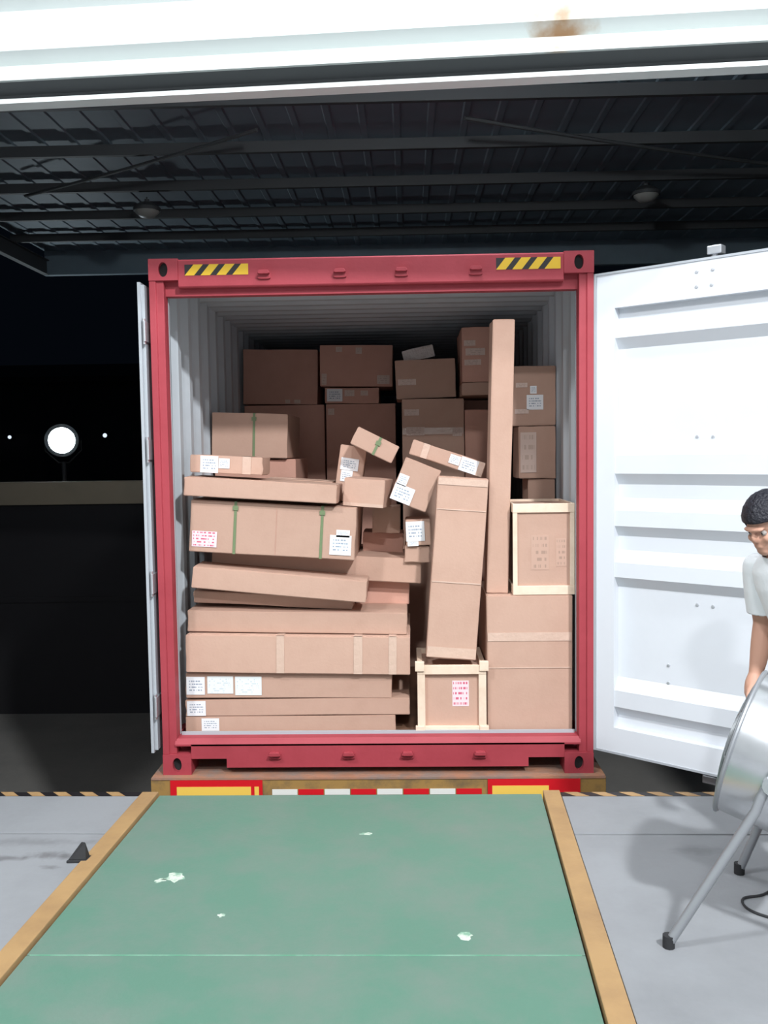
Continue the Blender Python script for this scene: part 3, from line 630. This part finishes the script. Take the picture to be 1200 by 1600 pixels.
# ================================================================== PERSON
def person():
    fac = R(-152); base = Vector((1.82, -1.44, ZD)); sc = .928
    J = dict(pel=(0, 0, .88), sp=(.0, 0, 1.02), ch=(.015, 0, 1.18), up=(.03, 0, 1.31), nk=(.055, 0, 1.40), hd=(.085, 0, 1.455))
    def lean(z): return .19*max(0, (min(z, 1.42)-.85)/.57)**1.3   # the trunk bends forward
    E = [('pel', 'sp'), ('sp', 'ch'), ('ch', 'up'), ('up', 'nk'), ('nk', 'hd')]
    Rr = dict(pel=(.125, .105), sp=(.12, .10), ch=(.135, .105), up=(.12, .09), nk=(.05, .05), hd=(.05, .05))
    for s, n in ((1, 'l'), (-1, 'r')):
        J.update({n+'s': (.02, s*.155, 1.315), n+'e': (.03, s*.215, 1.06), n+'w': (.14, s*.205, .84), n+'p': (.175, s*.195, .765),
                  n+'h': (.0, s*.085, .84), n+'k': (.03, s*.10, .47), n+'a': (-.02, s*.105, .085), n+'t': (.12, s*.12, .04)})
        Rr.update({n+'s': (.058, .058), n+'e': (.042, .042), n+'w': (.027, .030), n+'p': (.022, .036), n+'h': (.085, .085), n+'k': (.058, .058), n+'a': (.037, .037), n+'t': (.028, .040)})
        E += [('up', n+'s'), (n+'s', n+'e'), (n+'e', n+'w'), (n+'w', n+'p'), ('pel', n+'h'), (n+'h', n+'k'), (n+'k', n+'a'), (n+'a', n+'t')]
    for n, kx, fx in (('l', .15, .19), ('r', .0, -.12)):   # one foot steps forward
        for k, dx in (('k', kx), ('a', fx), ('t', fx)): q = J[n+k]; J[n+k] = (q[0]+dx, q[1], q[2])
    raw = MB()
    def ring_loft(rings, n=24):   # (centre x, z, half depth, half width)
        raw.add([(cx+rx*math.cos(2*math.pi*k/n), ry*math.sin(2*math.pi*k/n), z) for cx, z, rx, ry in rings for k in range(n)],
                [(i*n+k, i*n+(k+1) % n, (i+1)*n+(k+1) % n, (i+1)*n+k) for i in range(len(rings)-1) for k in range(n)]+[tuple(range(n))[::-1], tuple(range((len(rings)-1)*n, len(rings)*n))])
    ring_loft([(0, .77, .085, .12), (0, .84, .11, .155), (0, .92, .105, .15), (.0, 1.02, .095, .135), (.01, 1.14, .108, .148), (.018, 1.25, .112, .160), (.025, 1.32, .095, .155), (.035, 1.365, .07, .11), (.045, 1.39, .055, .06), (.075, 1.47, .052, .055), (.085, 1.50, .05, .05)])
    def limb(ks):
        pts = [Vector(J[k]) for k in ks]; rad = [sum(Rr[k])/2 for k in ks]; P_, R_ = [], []
        for i in range(len(pts)-1):
            for t in range(5): P_.append(pts[i].lerp(pts[i+1], t/5)); R_.append(rad[i]+(rad[i+1]-rad[i])*t/5+(.006*math.sin(math.pi*t/5)))
        P_.append(pts[-1]); R_.append(rad[-1]); raw.tube(P_, R_, 14)
        for p, r in zip(pts, rad): raw.lathe([(.001, -r)]+[(r*math.cos(a_), r*math.sin(a_)) for a_ in (-1.1, -.6, 0, .6, 1.1)]+[(.001, r)], 14, X=Matrix.Translation(p))
    for s, n in ((1, 'l'), (-1, 'r')):
        limb([n+'s', n+'e', n+'w', n+'p']); limb([n+'h', n+'k', n+'a', n+'t'])
        p = Vector(J[n+'p'])
        for off, ln in ((-.027, .070), (-.009, .082), (.009, .078), (.027, .062)):
            a = p+Vector((off, -s*.008, .02)); raw.tube([a, a+Vector((.006, -s*.004, -ln*.45-.02)), a+Vector((.004, -s*.018, -ln*.75-.02)), a+Vector((-.004, -s*.03, -ln-.02))], [.0105, .0095, .009, .0075], 10)
        raw.tube([p+Vector((.01, -s*.01, .03)), p+Vector((.045, -s*.025, .0)), p+Vector((.055, -s*.035, -.035))], [.013, .011, .0085], 10)
    rawm = bpy.data.meshes.new('raw_limbs'); rawm.from_pydata(raw.v, [], raw.f)
    bm = bmesh.new(); bm.from_mesh(rawm); bmesh.ops.recalc_face_normals(bm, faces=bm.faces)
    # head, jaw, nose, ears, brow
    HC = Vector((.115, 0, 1.535)); HT = Matrix.Translation(HC) @ Matrix.Rotation(R(26), 4, 'Y')
    def blob(c, r):
        bmesh.ops.create_uvsphere(bm, u_segments=20, v_segments=14, radius=1, matrix=HT @ Matrix.Translation(c) @ Matrix.Diagonal((*r, 1)))
    blob((-.012, 0, .03), (.098, .078, .085)); blob((.03, 0, -.045), (.062, .058, .07)); blob((.072, 0, -.088), (.022, .028, .022))
    blob((.094, 0, -.018), (.018, .013, .022)); blob((.084, 0, .02), (.02, .05, .012)); blob((.085, 0, -.058), (.014, .026, .007)); blob((.083, 0, -.07), (.012, .022, .007))
    for s in (1, -1): blob((-.005, s*.08, -.015), (.02, .010, .034)); blob((.066, s*.036, -.03), (.02, .022, .02))
    blob((-.035, 0, -.07), (.05, .05, .07))
    me = bpy.data.meshes.new('raw'); bm.to_mesh(me); bm.free(); o = bpy.data.objects.new('raw', me); C.objects.link(o)
    m = o.modifiers.new('r', 'REMESH'); m.mode = 'VOXEL'; m.voxel_size = .006
    m = o.modifiers.new('s', 'SMOOTH'); m.factor = .5; m.iterations = 3
    dg = bpy.context.evaluated_depsgraph_get(); body = bpy.data.meshes.new_from_object(o.evaluated_get(dg)); bpy.data.objects.remove(o)
    
    for v in body.vertices: v.co.x += lean(v.co.z)
    body.materials.clear(); body.materials.append(M['skin']); body.polygons.foreach_set('use_smooth', [True]*len(body.polygons)); body.name = 'person'
    HT = Matrix.Translation((lean(1.535), 0, 0)) @ HT
    P = bpy.data.objects.new('person', body); C.objects.link(P)
    P.location = base; P.rotation_euler = (0, 0, fac); P.scale = (sc,)*3
    tag(P, 'dark-haired person in a white shirt, half cut off by the right edge', 'person')
    def cloth(name, test, off, mt):
        b = bmesh.new(); b.from_mesh(body); b.normal_update()
        bmesh.ops.delete(b, geom=[f for f in b.faces if not test(f.calc_center_median())], context='FACES')
        for _ in range(4): bmesh.ops.smooth_vert(b, verts=[v for v in b.verts if not v.is_boundary], factor=.5, use_axis_x=True, use_axis_y=True, use_axis_z=True)
        b.normal_update()
        for v in b.verts: v.co += v.normal*off
        mm = bpy.data.meshes.new(name); b.to_mesh(mm); b.free(); mm.materials.append(mt); mm.polygons.foreach_set('use_smooth', [True]*len(mm.polygons))
        q = bpy.data.objects.new(name, mm); C.objects.link(q); q.parent = P
        s = q.modifiers.new('t', 'SOLIDIFY'); s.thickness = .004; s.offset = 1
    cloth('shirt', lambda c: (.86 < c.z < 1.40 and abs(c.y) < .16 and not (c.z < 1.0 and c.x > .125+lean(c.z))) or (1.12 < c.z < 1.40 and abs(c.y) >= .155), .016, M['shirt'])
    cloth('trousers', lambda c: .12 < c.z < .93 and abs(c.y) < .172 and not (c.x > .1 and abs(c.y) > .14 and c.z > .6), .012, M['trous'])
    # hair: cap over crown, sides and nape
    b = bmesh.new(); bmesh.ops.create_uvsphere(b, u_segments=36, v_segments=24, radius=1)
    rr2 = random.Random(5)
    dele = []
    for v in b.verts:
        x, y, z = v.co; v.co = Vector((-.018+x*.110, y*.093, .034+z*.098))
        v.co *= 1+rr2.uniform(-.012, .02)
    for f in b.faces:
        c = f.calc_center_median()
        if (c.x > .035 and c.z < .052) or (c.x > -.0 and c.z < -.005) or (c.z < -.06): dele.append(f)
    bmesh.ops.delete(b, geom=dele, context='FACES')
    mm = bpy.data.meshes.new('hair'); b.to_mesh(mm); b.free(); mm.materials.append(M['hair']); mm.polygons.foreach_set('use_smooth', [True]*len(mm.polygons))
    h = bpy.data.objects.new('hair', mm); C.objects.link(h); h.parent = P; h.matrix_local = HT; s = h.modifiers.new('t', 'SOLIDIFY'); s.thickness = .012; s.offset = 0
    for s in (1, -1):
        for nm, r, dx, mt in (('eye', .0125, .0, M['eyew']), ('iris', .0065, .0075, M['eyed'])):
            q = MB().lathe([(0, -r), (r*.7, -r*.7), (r, 0), (r*.7, r*.7), (0, r)], 12).build(nm, mt, P, smooth=True); q.matrix_local = HT @ Matrix.Translation((.070+dx*.85, s*.032, -.002))
    for s in (1, -1):
        q = MB().prism([(-.10, -.045), (.10, -.05), (.175, -.035), (.185, .02), (.14, .05), (-.07, .045), (-.11, .0)], .0, .02, 'z').tube([(.1, -.05, .02), (.09, -.03, .07), (.08, .03, .075), (.09, .055, .02)], .010, 6)
        q.build('sandal', M['rubber'], P, loc=(.19 if s == 1 else -.12, s*.112, 0), smooth=False)
    return P
person()
